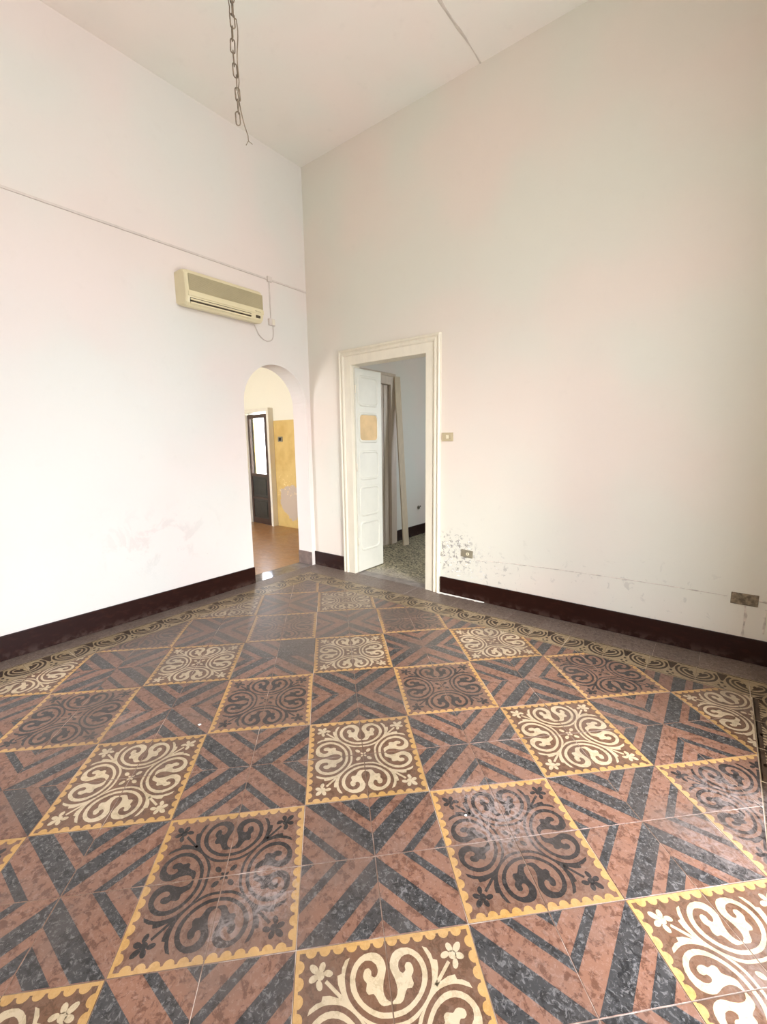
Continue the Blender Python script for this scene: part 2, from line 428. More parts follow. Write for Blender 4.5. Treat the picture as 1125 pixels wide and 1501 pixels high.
def area(p): return abs(sum(p[i-1][0]*p[i][1]-p[i][0]*p[i-1][1] for i in range(len(p))))/2

# scroll medallion, one quarter (unit square, medallion centre at 0,0)
S_out = [(0, .278), (.121, .290), (.238, .345), (.339, .434), (.405, .545), (.411, .671), (.355, .788), (.24, .862), (.111, .855), (.041, .788), (.022, .692), (.06, .592), (.074, .499), (.050, .435), (.004, .405)]
S_leaf = [(.010, .385), (.085, .382), (.125, .41), (.146, .450), (.178, .495), (.225, .493), (.252, .53), (.238, .590), (.262, .62), (.272, .66), (.25, .715), (.205, .722), (.182, .690)]
S_hook = [(.185, .655), (.155, .632), (.122, .655), (.112, .70), (.125, .745)]
S_in = [(.165, .782), (.24, .797), (.318, .742), (.357, .646), (.343, .538), (.285, .441), (.188, .368), (.092, .332), (0, .324)]
scroll = catmull(S_out, False, 2) + catmull(S_leaf, False, 2) + catmull(S_hook, False, 2) + catmull(S_in, False, 2)
strand_in = catmull([(0, .236), (.146, .248), (.309, .337), (.425, .470), (.463, .6), (.46, .714), (.405, .85)], False, 3)
strand_out = [(.455, .83), (.492, .765), (.500, .712), (.545, .700), (.540, .625), (.510, .545), (.500, .500), (.30, .30)] + catmull([(.245, .252), (.16, .215), (.07, .202), (0, .200)], False, 2)
strand = strand_in + strand_out
def mirror(p): return [(b, a) for a, b in p][::-1]
def D(a, b=0): return (a, b)
d45 = PI/4
motif = [scroll, mirror(scroll), strand, mirror(strand)]
motif += [[(.49, .465), (.68, .655), (.655, .68), (.465, .49)]]
motif += [ell(.725, .725, .045, .045), ell(.79, .79, .062, .036, d45), ell(.800, .705, .050, .034, -.35), ell(.705, .800, .050, .034, PI/2+.35),
          ell(.735, .640, .050, .032, PI/2-.3), ell(.640, .735, .050, .032, .3)]
motif += [ell(.098, .098, .052, .034, d45), ell(.028, .028, .03, .018, d45, 8), [(0, .0), (.03, 0), (0, .03)]]
border = [[(.955, 0), (1, 0), (1, 1), (.955, 1)], [(0, .955), (.955, .955), (.955, 1), (0, 1)]]
for k in range(6):
    c = .078+.150*k
    half = [(c+.062*math.cos(PI+PI*q/8), .957+.060*math.sin(PI+PI*q/8)) for q in range(9)]
    border += [half, mirror(half)]
def bands(m):
    a = []
    for lo, hi in ((0, .35), (.545, .81)): a.append([(0, lo), (0, hi), (1-hi, 1), (1-lo, 1)])
    for lo, hi in ((.37, .525), (.825, 1.0)): a.append([(lo, 0), (hi, 0), (1, 1-hi), (1, 1-lo)])
    return [[(q, p) for p, q in s] for s in a] if m else a

TS = CELL/2
def design(base, layers):
    """layers: list of (material, [polys], z) -> tri lists in metres"""
    out = []
    for mat, polys, z in layers:
        for p in polys:
            for t in (tri(p) if len(p) > 3 else [p]):
                if area(t) > 1e-7: out.append((mat, [(a*TS, b*TS) for a, b in t], z))
    return (base, out)
z1_, z2_ = .00015, .0003
DES = {
    'cream': design('brown', [('cream', motif, z1_), ('yellow', border, z1_*.8)]),
    'ink': design('brick', [('ink', motif, z1_), ('yellow', border, z1_*.8)]),
    'B0': design('red', [('black', bands(False), z1_)]),
    'B1': design('red', [('black', bands(True), z1_)]),
}
# border tile in its own frame: a along the wall (-.5..5 tile), b from wall side 0 to room side 1
BL, BW = .25, .22
def bmap(poly, sgn):
    return [(sgn*(.5-u*.98), .10+(.86-v)*1.25) for u, v in poly]
ring_gap = catmull([(0, .24), (.14, .252), (.30, .33), (.40, .455), (.435, .58), (.425, .70), (.36, .80)], False, 2) + \
           catmull([(.325, .76), (.370, .68), (.380, .58), (.352, .485), (.265, .385), (.125, .315), (0, .298)], False, 2)
ring_gap2 = catmull([(0, .335), (.09, .345), (.18, .38), (.27, .455), (.325, .54), (.335, .64), (.30, .72), (.23, .765), (.14, .74)], False, 2) + \
            catmull([(.17, .70), (.22, .71), (.258, .68), (.282, .63), (.272, .565), (.23, .50), (.16, .435), (.08, .398), (0, .39)], False, 2)
bleaf = catmull([(.02, .43), (.12, .47), (.20, .54), (.245, .60), (.235, .66), (.17, .67), (.13, .62), (.10, .66), (.055, .60), (.07, .53)], True, 2)
bl = []
for sgn in (1, -1):
    bl += [bmap(ring_gap, sgn), bmap(ring_gap2, sgn), bmap(bleaf, sgn)]
bl += [[(-.11, .09), (.11, .09), (.02, .50), (-.02, .50)], ell(0, .62, .035, .05), ell(-.055, .80, .03, .045), ell(.055, .80, .03, .045), ell(0, .90, .05, .03)]
bl += [[(-.5, .035), (.5, .035), (.5, .07), (-.5, .07)], [(-.5, .955), (.5, .955), (.5, .975), (-.5, .975)]]
def bdesign():
    out = []
    for p in bl:
        for t in (tri(p) if len(p) > 3 else [p]):
            if area(t) > 1e-7: out.append(('dkbrown', [((a)*BL, b*BW) for a, b in t], z1_))
    return ('olive', out)
DES['border'] = bdesign()
bl += [[(-.5, .88), (.5, .88), (.5, .985), (-.5, .985)]]
for k in range(10):      # comb teeth of the tiles along the window side
    bl += [[(-.5+.1*k+.02, .80), (-.5+.1*k+.08, .88), (-.5+.1*k+.02, .88)]]
DES['border_comb'] = bdesign()
DES['plain'] = ('plain', []); DES['dark'] = ('black', [])
MATS = list(T.keys())

def add_tile(bm, poly, des, planes, xf=None, thick=.012):
    """poly: footprint (local, convex); des: design clipped by planes; builds one tile into bm"""
    X = xf or (lambda p: p)
    base, lay = DES[des]; mi = MATS.index(base)
    c = Vector((sum(p[0] for p in poly)/len(poly), sum(p[1] for p in poly)/len(poly)))
    ins = []
    if sum(poly[i-1][0]*poly[i][1]-poly[i][0]*poly[i-1][1] for i in range(len(poly))) < 0: poly = poly[::-1]
    n = len(poly)
    def inset(g):
        pl = []
        for i in range(n):
            a, b = Vector(poly[i]), Vector(poly[(i+1) % n]); d = (b-a)
            if d.length < 1e-6: continue
            d.normalize(); nn = (d.y, -d.x); pl.append((nn[0], nn[1], nn[0]*a.x+nn[1]*a.y-g))
        return pl
    p0 = clip(poly, inset(.0009)); pl1 = inset(.0019); p1 = clip(poly, pl1)
    if len(p0) < 3 or len(p1) < 3: return False
    if len(p0) != len(p1): p1 = p0     # a sliver corner vanished: no chamfer on this cut piece
    z = -.0012
    lo = [bm.verts.new((*X(p), -thick)) for p in p0]
    md = [bm.verts.new((*X(p), -.0010)) for p in p0]
    tp = [bm.verts.new((*X(p), 0)) for p in p1]
    m = len(p0)
    bm.faces.new(tp).material_index = mi
    for i in range(m):
        for a, b in ((lo, md), (md, tp)):
            bm.faces.new((a[i], a[(i+1) % m], b[(i+1) % m], b[i])).material_index = mi
    cache = {}
    for mat, t, zz in lay:
        q = clip(t, pl1)
        if len(q) >= 3 and area(q) > 2e-7:
            vs = []
            for p in q:
                k = (round(p[0], 6), round(p[1], 6), zz)
                if k not in cache: cache[k] = bm.verts.new((*X(p), zz))
                v = cache[k]
                if v not in vs: vs.append(v)
            if len(vs) >= 3:
                try: f = bm.faces.new(vs)
                except ValueError: continue
                f.material_index = MATS.index(mat)
                f.normal_update()
                if f.normal.z < 0: f.normal_flip()
    return True

IN = (.385, -4.70, 3.93, -.48)         # inner field
OUT = (.165, -4.92, 4.15, -.26)        # outer edge of the border band
def rect_planes(r): return [(-1, 0, -r[0]), (0, -1, -r[1]), (1, 0, r[2]), (0, 1, r[3])]
def screen(p):
    d = Vector((p[0], p[1], 0))-CAM; z = d.dot(F)
    if z < .1: return None
    return (562.5+FPX*d.dot(RT)/z, 750.5-FPX*d.dot(UP)/z)
def vis_area(wpoly):
    s = [screen(p) for p in wpoly]
    if any(q is None for q in s): return 0
    q = clip(s, rect_planes((0, 0, 1125, 1501)))
    return area(q) if q else 0

tiles = []   # (visible px area, name, world location, rotz, des, local poly, is_whole)
odd_swap = {(-3, -2): (0, 2)}
for i in range(-12, 13):
    for j in range(-12, 14):
        cc = grid(i+.5, j+.5)
        if not (-.6 < cc.x < XE+.6 and YB-.6 < cc.y < .6): continue
        for q in range(4):
            rz = ANG + q*PI/2
            ca, sa = math.cos(rz), math.sin(rz)
            tow = lambda p: (cc.x+p[0]*ca-p[1]*sa, cc.y+p[0]*sa+p[1]*ca)
            sq = [(0, 0), (TS, 0), (TS, TS), (0, TS)]
            wp = clip([tow(p) for p in sq], rect_planes(IN))
            if len(wp) < 3 or area(wp) < 3e-4: continue
            whole = abs(area(wp)-TS*TS) < 1e-7
            loc = sq if whole else [((p[0]-cc.x)*ca+(p[1]-cc.y)*sa, -(p[0]-cc.x)*sa+(p[1]-cc.y)*ca) for p in wp]
            if (i+j) % 2 == 0: des = 'cream' if i % 2 == 0 else 'ink'
            else:
                # j odd: the wide black arms point up/down the grid; j even: left/right
                sw = (q % 2 == 1) ^ (j % 2 == 0)
                if q in odd_swap.get((i, j), ()): sw = not sw
                des = 'B1' if sw else 'B0'
            if (i, j, q) == (-1, -2, 0): des = 'dark'      # an unpatterned replacement tile
            tiles.append((vis_area(wp), 'tile', cc, rz, des, loc, whole))
def strip(y_or_x, side):
    pass
def along(side, a0, a1, depth0, depth1, kind, nm, step, phase):
    """tiles along one side; side: 'R' (y=const near 0), 'L' (x near 0), 'E' (x near XE), 'B' (y near YB)"""
    k = math.floor((a0-phase)/step)
    while phase+k*step < a1:
        s0, s1 = phase+k*step, phase+(k+1)*step; k += 1
        c = (s0+s1)/2
        lo, hi = max(s0, a0), min(s1, a1)
        if hi-lo < .01: continue
        if side == 'R': org, rz = Vector((c, -depth0)), PI       # local b -> -y
        if side == 'L': org, rz = Vector((depth0, c)), -PI/2      # b -> +x
        if side == 'E': org, rz = Vector((XE-depth0, c)), PI/2    # b -> -x
        if side == 'B': org, rz = Vector((c, YB+depth0)), 0.0
        wdt = depth1-depth0
        # local a direction in world: R:-x, L:-y, E:+y, B:+x
        sg = {'R': -1, 'L': -1, 'E': 1, 'B': 1}[side]
        A, B = sorted(((lo-c)*sg, (hi-c)*sg))
        ex = (0, 0)
        loc = [(A, 0), (B, 0), (B, wdt), (A, wdt)]
        tiles.append([org, rz, kind, nm, loc, side, lo, hi, abs(hi-lo-step) < 1e-6, wdt, c])
raw = tiles; field = list(tiles)
tiles = []
gap = {'R': (.26, .48), 'L': (.165, .385), 'E': (XE-4.15, XE-3.93), 'B': (.28, .50)}
along('R', .165, 4.15, *gap['R'], 'border', 'border_tile', BL, 3.675)
along('L', -4.92, -.26, *gap['L'], 'border', 'border_tile', BL, -2.55)
along('E', -4.92, -.26, *gap['E'], 'border_comb', 'border_tile', BL, -2.48)
along('B', .165, 4.15, *gap['B'], 'border', 'border_tile', BL, 3.675)
along('R', 0, XE, 0, .26, 'plain', 'plain_tile', .25, 2.685)
along('L', YB+.28, -.26, 0, .165, 'plain', 'plain_tile', .25, -2.6)
along('E', YB+.28, -.26, 0, XE-4.15, 'plain', 'plain_tile', .25, -2.6)
along('B', 0, XE, 0, .28, 'plain', 'plain_tile', .25, 2.685)
edge = []
for (org, rz, kind, nm, loc, side, lo, hi, whole, wdt, c) in tiles:
    ca, sa = math.cos(rz), math.sin(rz)
    wp = [(org.x+p[0]*ca-p[1]*sa, org.y+p[0]*sa+p[1]*ca) for p in loc]
    if kind.startswith('border'):     # mitred corners of the band
        pls = {'R': [(-1, -1, -(.165)+.26), (1, -1, 4.15+.26)], 'L': [(1, 1, .165-.26), (1, -1, .165+4.92)],
               'E': [(-1, 1, -4.15-.26), (-1, -1, -4.15+4.92)], 'B': [(-1, 1, -.165-4.92), (1, 1, 4.15-4.92)]}[side]
        w2 = clip(wp, pls)
        if len(w2) < 3 or area(w2) < 4e-4: continue
        if abs(area(w2)-area(wp)) > 1e-8: whole = False
        wp = w2
        loc = [((p[0]-org.x)*ca+(p[1]-org.y)*sa, -(p[0]-org.x)*sa+(p[1]-org.y)*ca) for p in wp]
    elif side != 'R' or True:
        whole = whole and True
    edge.append((vis_area(wp), nm, org, rz, kind + (side if kind == 'plain' else ''), loc, whole))
for s in 'RLEB': DES['plain'+s] = DES['plain']
allt = sorted(field+edge, key=lambda t: -t[0])
tiles = allt
NIND = 296
single, rest = tiles[:NIND], tiles[NIND:]
single = [t for t in single if t[0] > 0]; rest = [t for t in tiles if t not in single] if len(single) < NIND else rest
print('tiles', len(allt), 'visible', sum(1 for t in allt if t[0] > 0), 'smallest single', single[-1][0])
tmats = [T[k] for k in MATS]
shared = {}
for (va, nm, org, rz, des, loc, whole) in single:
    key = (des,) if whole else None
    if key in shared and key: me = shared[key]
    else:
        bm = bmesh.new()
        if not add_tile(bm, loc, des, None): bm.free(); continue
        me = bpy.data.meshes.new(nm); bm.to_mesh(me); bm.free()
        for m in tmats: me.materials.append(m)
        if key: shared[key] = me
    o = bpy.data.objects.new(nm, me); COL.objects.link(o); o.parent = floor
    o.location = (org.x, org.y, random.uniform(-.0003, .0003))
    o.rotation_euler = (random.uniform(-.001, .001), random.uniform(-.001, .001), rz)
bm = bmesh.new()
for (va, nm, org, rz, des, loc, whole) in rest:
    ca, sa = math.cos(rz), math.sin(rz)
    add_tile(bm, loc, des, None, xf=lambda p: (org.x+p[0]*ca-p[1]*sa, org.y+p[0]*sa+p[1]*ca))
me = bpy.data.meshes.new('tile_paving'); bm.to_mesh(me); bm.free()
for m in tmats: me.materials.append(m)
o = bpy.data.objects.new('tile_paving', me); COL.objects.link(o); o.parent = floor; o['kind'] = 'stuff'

# ------------------------------------------------------------------ baseboards
BH = .168
def bb(name, bs, h=BH):
    bm = bmesh.new()
    for a, b in bs: box(bm, a, b)
    return mesh_obj(name, bm, M['base'], kind='structure', bevel=.004)
bb('baseboard_left', [((0, YB, 0), (.018, AY0+.0, BH))])
bb('baseboard_right', [((1.690, -.018, 0), (XE, 0, .158))])
bb('baseboard_corner', [((.0, -.018, 0), (.490, 0, .16))])
bb('baseboard_side', [((XE-.018, YB, 0), (XE, WIN_E[0], BH)), ((XE-.018, WIN_E[1], 0), (XE, -.018, BH))])
bb('baseboard_behind', [((.018, YB, 0), (XE-.018, YB+.018, BH))])
mesh_obj('baseboard_arch', boxes(((-TL, AY1-.012, 0), (0, AY1, .155))), simple('dusty_brown_skirting', (124, 106, 98), .5, .1, 20, .2), kind='structure', bevel=.003)
# thin white wedge along the foot of the right baseboard
bm = bmesh.new(); vs = []
for k in range(24):
    x = 1.68+.46*k/23; wdt = .030*(1-k/26)+.008*math.sin(k*2.1)+(.014 if 18 < k < 22 else 0)
    vs.append((bm.verts.new((x, -.018, .0002)), bm.verts.new((x, -.018, .006)), bm.verts.new((x, -.020-max(.003, wdt*.8), .0006))))
for a, b in zip(vs[:-1], vs[1:]):
    bm.faces.new((a[1], b[1], b[2], a[2])); bm.faces.new((a[0], a[1], b[1], b[0])) if False else None
mesh_obj('trim_1', recalc(bm), M['fillet'], kind='structure')

# ------------------------------------------------------------------ door 1: cream casing, folded-back leaf
door1 = empty('door_1', (1.078, 0, 0), kind='structure')
def casing(x0, x1, zt, prof, y, sgn=-1, off=(0, 0, 0), swap=False):
    bm = bmesh.new(); rings = []
    for w_, h_ in prof:
        pts = [(x0+w_, 0), (x0+w_, zt-w_), (x1-w_, zt-w_), (x1-w_, 0)]
        ring = []
        for (a, z) in pts:
            p = (a, y+sgn*h_, z) if not swap else (y+sgn*h_, a, z)
            ring.append(bm.verts.new((p[0]-off[0], p[1]-off[1], p[2]-off[2])))
        rings.append(ring)
    for a, b in zip(rings[:-1], rings[1:]):
        for k in range(3): bm.faces.new((a[k], a[k+1], b[k+1], b[k]))
    return recalc(bm)
prof = [(0, 0), (0, .030), (.006, .036), (.016, .036), (.022, .030), (.026, .022), (.034, .022), (.040, .034), (.052, .036), (.062, .030), (.066, .020), (.150, .018), (.154, .010), (.154, -.12)]
mesh_obj('casing', casing(.478, 1.678, 2.336, prof, 0, -1, (1.078, 0, 0)), M['casing'], parent=door1)
# the leaf stands at right angles in the next room, hinged on the left jamb
LX = .655
leafroot = bmesh.new()
LW, LT, LH = .43, .036, 2.16
pan = [(.229, .559), (.612, .945), (1.007, 1.323), (1.404, 1.722), (1.781, 2.095)]
def rrect(y0, y1, z0, z1, r, n=4):
    p = []
    for cy, cz, a0 in ((y1-r, z1-r, 0), (y0+r, z1-r, PI/2), (y0+r, z0+r, PI), (y1-r, z0+r, 1.5*PI)):
        for k in range(n+1): a = a0+PI/2*k/n; p.append((cy+r*math.cos(a), cz+r*math.sin(a)))
    return p
leaf = mesh_obj('door_leaf', boxes(((LX-LT-1.078, .02, .01), (LX-1.078, .02+LW, LH))), M['leaf'], parent=door1, bevel=.003)
for k, (a, b) in enumerate(pan):
    bm = bmesh.new()
    # moulding ring raised round a sunk field
    o0 = rrect(.055, .395, a, b, .055); o1 = rrect(.063, .387, a+.008, b-.008, .05); o2 = rrect(.075, .375, a+.02, b-.02, .042); o3 = rrect(.083, .367, a+.028, b-.028, .038)
    xs = [0, .009, .009, .001]
    rs = [[bm.verts.new((LX+x_-1.078, p[0], p[1])) for p in r_] for r_, x_ in zip((o0, o1, o2, o3), xs)]
    n = len(o0)
    for A, B in zip(rs[:-1], rs[1:]):
        for q in range(n): bm.faces.new((A[q], A[(q+1) % n], B[(q+1) % n], B[q]))
    bm.faces.new(rs[-1])
    if k == 3:
        for f in bm.faces: f.material_index = 1 if len(f.verts) > 4 else 0
    o = mesh_obj('door_panel', recalc(bm), [M['leaf'], M['plywood']], parent=leaf)
    if k == 3: o['label'] = 'tan unpainted panel'
# hinges
for z in (.35, 1.15, 1.95):
    bm = bmesh.new(); tube(bm, [(LX+.004-1.078, .018, z-.04), (LX+.004-1.078, .018, z+.04)], .006, 8)
    mesh_obj('hinge', bm, M['casing'], parent=leaf)

# ------------------------------------------------------------------ back room behind door 1
BX0, BX1, BY1 = .08, 4.0, 3.6
mesh_obj('floor_backroom', boxes(((-.2, TR, -.12), (BX1+.3, BY1+.3, 0))), M['terrazzo'], kind='structure')
mesh_obj('ceiling_backroom', boxes(((-.2, TR, H), (BX1+.3, BY1+.3, H+.15))), M['wall_back'], kind='structure')
mesh_obj('wall_backroom_left', boxes(((-.2, TR, 0), (BX0, BY1+.3, H))), M['wall_back'], kind='structure')
BW0, BW1, BZ0, BZ1 = 1.6, 2.7, 1.0, 2.4  # unseen opening added in the far wall to brighten the back room
mesh_obj('wall_backroom_far', boxes(((BX0, BY1, 0), (BW0, BY1+.3, H)), ((BW1, BY1, 0), (BX1+.3, BY1+.3, H)), ((BW0, BY1, BZ1), (BW1, BY1+.3, H)), ((BW0, BY1, 0), (BW1, BY1+.3, BZ0))), M['wall_back'], kind='structure')
mesh_obj('wall_backroom_right', boxes(((BX1, TR, 0), (BX1+.3, BY1, H))), M['wall_back'], kind='structure')
portal(((BW0+BW1)/2, BY1+.3, (BZ0+BZ1)/2), (-PI/2, 0, 0), BW1-BW0, BZ1-BZ0)
bb('baseboard_backroom', [((BX0, 1.475, 0), (BX0+.018, BY1, .155))])
d3 = empty('door_3', (BX0, .95, 0), kind='structure')
prof2 = [(0, 0), (0, .030), (.04, .034), (.048, .056), (.150, .056), (.155, .0)]
mesh_obj('casing', casing(.30, 1.475, 2.31, prof2, BX0, 1, (BX0, .95, 0), swap=True), M['pinkwood'], parent=d3)
for (a, b) in ((-.34, -.01), (.0, .25), (.262, .36)):
    mesh_obj('door_board', boxes(((.002, a, 0), (.022, b, 2.15))), M['pinkwood'], parent=d3, bevel=.003)
# leaning timber
bm = bmesh.new()
A0 = Vector((.335, 1.375, .0)); A1 = Vector((.150, 1.445, 2.27)); hw = .048; ht = .011
ax = (A1-A0).normalized(); side = Vector((.25, .97, 0)); side = (side-ax*side.dot(ax)).normalized(); nn = ax.cross(side)
vv = []
for P, in ((A0,), (A1,)):
    for s, t in ((-1, -1), (1, -1), (1, 1), (-1, 1)): vv.append(bm.verts.new(P+side*hw*s+nn*ht*t))
for f in ((0, 1, 2, 3), (7, 6, 5, 4), (0, 4, 5, 1), (1, 5, 6, 2), (2, 6, 7, 3), (3, 7, 4, 0)): bm.faces.new([vv[i] for i in f])
lowz = min(v.co.z for v in bm.verts)
for v in bm.verts: v.co.z -= lowz
mesh_obj('timber_plank', recalc(bm), M['plank'], label='long pale timber plank leaning against the wall beyond the cream doorway', cat='plank', bevel=.002)

# ------------------------------------------------------------------ hall beyond the arch
HX0, HY0, HY1 = -4.2, -3.0, 1.33
HH = 3.6
mesh_obj('floor_hall', boxes(((HX0, HY0-.3, -.12), (-TL, HY1+.12, 0))), M['terracotta'], kind='structure')
mesh_obj('ceiling_hall', boxes(((HX0-.3, HY0-.3, HH), (-TL, HY1+.3, HH+.15))), M['hall'], kind='structure')
FX0, FX1, FZ = -3.03, -2.40, 1.93
mesh_obj('wall_hall_end', boxes(((HX0-.3, HY1, 0), (FX0, HY1+.12, HH)), ((FX1, HY1, 0), (-TL, HY1+.12, HH)), ((FX0, HY1, FZ), (FX1, HY1+.12, HH))), M['yellow'], kind='structure')
HW = (-3.2, -1.6, .6, 2.6)
mesh_obj('wall_hall_left', boxes(((HX0-.3, HY0-.3, 0), (HX0, HY1, HH))), M['hall'], kind='structure')
mesh_obj('wall_hall_near', boxes(((HX0, HY0-.3, 0), (HW[0], HY0, HH)), ((HW[1], HY0-.3, 0), (-TL, HY0, HH)), ((HW[0], HY0-.3, HW[3]), (HW[1], HY0, HH)), ((HW[0], HY0-.3, 0), (HW[1], HY0, HW[2]))), M['hall'], kind='structure')
mesh_obj('wall_hall_right', boxes(((-TL, .12, 0), (-.2, HY1+.12, H))), M['hall'], kind='structure')
portal(((HW[0]+HW[1])/2, HY0-.28, (HW[2]+HW[3])/2), (PI/2, 0, 0), HW[1]-HW[0], HW[3]-HW[2])
portal(((FX0+FX1)/2, HY1+.3, 1.4), (-PI/2, 0, 0), FX1-FX0, 1.0)
d2 = empty('door_2', ((FX0+FX1)/2, HY1, 0), kind='structure')
ox, oy = (FX0+FX1)/2, HY1
mesh_obj('casing', casing(FX0-.06, FX1+.06, FZ+.07, [(0, 0), (0, .10), (.055, .10), (.06, .02), (.06, -.10)], HY1, -1, (ox, oy, 0)), M['casing'], parent=d2)
# glazed leaf, a little ajar
lf = empty('door_leaf', (FX0+.01-ox, -.03, 0), parent=d2); lf.rotation_euler = (0, 0, -math.radians(5))
wl = FX1-FX0-.02; t_ = .04
bm = bmesh.new()
box(bm, (0, 0, .002), (.055, t_, FZ-.02)); box(bm, (wl-.085, 0, .002), (wl, t_, FZ-.02)); box(bm, (.055, 0, FZ-.085), (wl-.085, t_, FZ-.02))
box(bm, (.055, 0, .002), (wl-.085, t_, .10)); box(bm, (.055, 0, .84), (wl-.085, t_, .89)); box(bm, (.055, 0, .44), (wl-.085, t_, .48))
fr = mesh_obj('leaf_frame', bm, M['darkwood'], parent=lf, bevel=.004)
bm = bmesh.new()
for a, b in ((.10, .44), (.48, .84)):
    box(bm, (.055, .012, a), (wl-.085, .028, b)); box(bm, (.095, .004, a+.04), (wl-.125, .012, b-.04))
mesh_obj('leaf_panel', bm, M['blackpanel'], parent=lf, bevel=.003)
g = NT('clear_window_glass')
tr = g.n('ShaderNodeBsdfTransparent'); gl = g.n('ShaderNodeBsdfGlossy'); gl.inputs['Roughness'].default_value = .02
lw = g.n('ShaderNodeLayerWeight'); fzv = g.math('ADD', .04, g.math('MULTIPLY', g.math('POWER', lw.outputs['Facing'], 4.0), .7)); mx = g.n('ShaderNodeMixShader')
g.t.links.new(fzv, mx.inputs[0]); g.t.links.new(tr.outputs[0], mx.inputs[1]); g.t.links.new(gl.outputs[0], mx.inputs[2])
g.t.links.new(mx.outputs[0], g.t.nodes['Material Output'].inputs[0])
mesh_obj('glass_pane', boxes(((.055, .018, .89), (wl-.085, .022, FZ-.085))), g.m, parent=lf)
bm = bmesh.new(); tube(bm, [(wl-.04, -.002, .93), (wl-.04, -.035, .93), (wl-.11, -.04, .93)], .008, 8)
mesh_obj('door_handle', bm, M['chain'], parent=lf)

def plate(name, mat, x, z, w_, h_, label, cat, y=0.0, d=.010, extra=None, plane='y', rot=0):
    root = empty(name, (x, y, z), label, cat)
    root.rotation_euler = (0, rot, 0)
    mesh_obj('plate', boxes(((-w_/2, -d, -h_/2), (w_/2, 0, h_/2))), mat, parent=root, bevel=.003)
    return root
s1 = plate('light_switch', M['switch'], 1.748, 1.446, .112, .076, 'beige light switch plate beside the cream door casing', 'switch')
mesh_obj('rocker', boxes(((-.040, -.014, -.020), (-.012, -.009, .020))), M['switch'], parent=s1, bevel=.002)
mesh_obj('rocker', boxes(((-.010, -.015, -.016), (.014, -.009, .016))), M['switch_l'], parent=s1, bevel=.002)['label'] = 'ivory centre button'
mesh_obj('rocker', boxes(((.016, -.014, -.020), (.042, -.009, .020))), M['switch'], parent=s1, bevel=.002)
s2 = plate('wall_socket', M['plug_plate'], 1.958, .414, .112, .066, 'small grey-brown wall socket in peeling plaster right of the cream door', 'socket', rot=.06)
bm = bmesh.new(); tube(bm, [(.008, -.009, 0), (.008, -.015, 0)], .015, 14); mesh_obj('socket_face', bm, M['switch_l'], parent=s2)
bm = bmesh.new(); tube(bm, [(.008, -.0145, 0), (.008, -.0158, 0)], .003, 8); tube(bm, [(.008, -.0145, .009), (.008, -.0158, .009)], .003, 8); tube(bm, [(.008, -.0145, -.009), (.008, -.0158, -.009)], .003, 8)
mesh_obj('pin_hole', bm, M['hole'], parent=s2)
s3 = plate('junction_cover', M['rust'], 3.876, .404, .135, .074, 'corroded metal cover plate low on the wall at the right edge', 'cover plate', d=.008)
for sx in (-.052, .050):
    bm = bmesh.new(); tube(bm, [(sx, -.007, 0), (sx, -.011, 0)], .005, 10); mesh_obj('screw', bm, M['chain'], parent=s3)
mesh_obj('cover_rim', boxes(((-.058, -.0105, .026), (.058, -.007, .031)), ((-.058, -.0105, -.031), (.058, -.007, -.026))), M['rust'], parent=s3, bevel=.001)

# socket of the back room and switch of the hall
r = empty('wall_outlet', (BX0, 2.075, .42), 'small dark round outlet on the back room wall beyond the doorway', 'socket')
bm = bmesh.new(); tube(bm, [(0, 0, 0), (.012, 0, 0)], .028, 16); mesh_obj('outlet_ring', bm, M['plug_plate'], parent=r)
bm = bmesh.new(); tube(bm, [(.011, 0, 0), (.014, 0, 0)], .014, 12); mesh_obj('outlet_hole', bm, M['hole'], parent=r)
bm = bmesh.new(); tube(bm, [(.0, .055, .012), (.005, .055, .012)], .010, 10); mesh_obj('nail_head', bm, M['hole'], parent=r)
s4 = plate('hall_switch', M['plug_plate'], -2.175, 1.482, .115, .085, 'small dark switch on the yellow dado wall seen through the arch', 'switch', y=HY1)
mesh_obj('rocker', boxes(((-.03, -.014, -.025), (-.003, -.009, .025)), ((.003, -.014, -.025), (.03, -.009, .025))), M['hole'], parent=s4)

# chased cable lines in the right wall: thin ragged plaster ridges
wr = bpy.data.objects['wall_right']
def ragged(name, pts, w0, mat, d=.004, seed=1):
    rnd = random.Random(seed); bm = bmesh.new(); P = []
    for (a, b) in zip(pts[:-1], pts[1:]):
        n = max(2, int(math.dist(a, b)/.035))
        for k in range(n): t = k/n; P.append((a[0]+(b[0]-a[0])*t, a[1]+(b[1]-a[1])*t))
    P.append(pts[-1]); rows = []
    for i, p in enumerate(P):
        q0, q1 = P[max(i-1, 0)], P[min(i+1, len(P)-1)]
        tx, tz = q1[0]-q0[0], q1[1]-q0[1]; l = math.hypot(tx, tz); nx, nz = -tz/l, tx/l
        ww = w0*rnd.uniform(.35, 1.3); j = rnd.uniform(-.2, .2)*w0
        cx, cz = p[0]+nx*j, p[1]+nz*j
        rows.append([bm.verts.new((cx+nx*ww, -.0003, cz+nz*ww)), bm.verts.new((cx+nx*ww*.3, -d*rnd.uniform(.4, 1), cz+nz*ww*.3)), bm.verts.new((cx-nx*ww, -.0003, cz-nz*ww))])
    for a, b in zip(rows[:-1], rows[1:]):
        for k in range(2): bm.faces.new((a[k], a[k+1], b[k+1], b[k]))
    return mesh_obj(name, recalc(bm), mat, parent=wr)
ragged('plaster_ridge', [(2.05, .365), (2.3, .385), (2.7, .40), (3.1, .408), (3.5, .412), (3.79, .408)], .0035, M['crack'], seed=3)
ragged('plaster_ridge', [(3.885, .365), (3.89, .30), (3.886, .165)], .008, M['crack'], seed=4)
ragged('plaster_ridge', [(3.945, .405), (4.05, .40), (4.2, .41)], .006, M['crack'], seed=5)
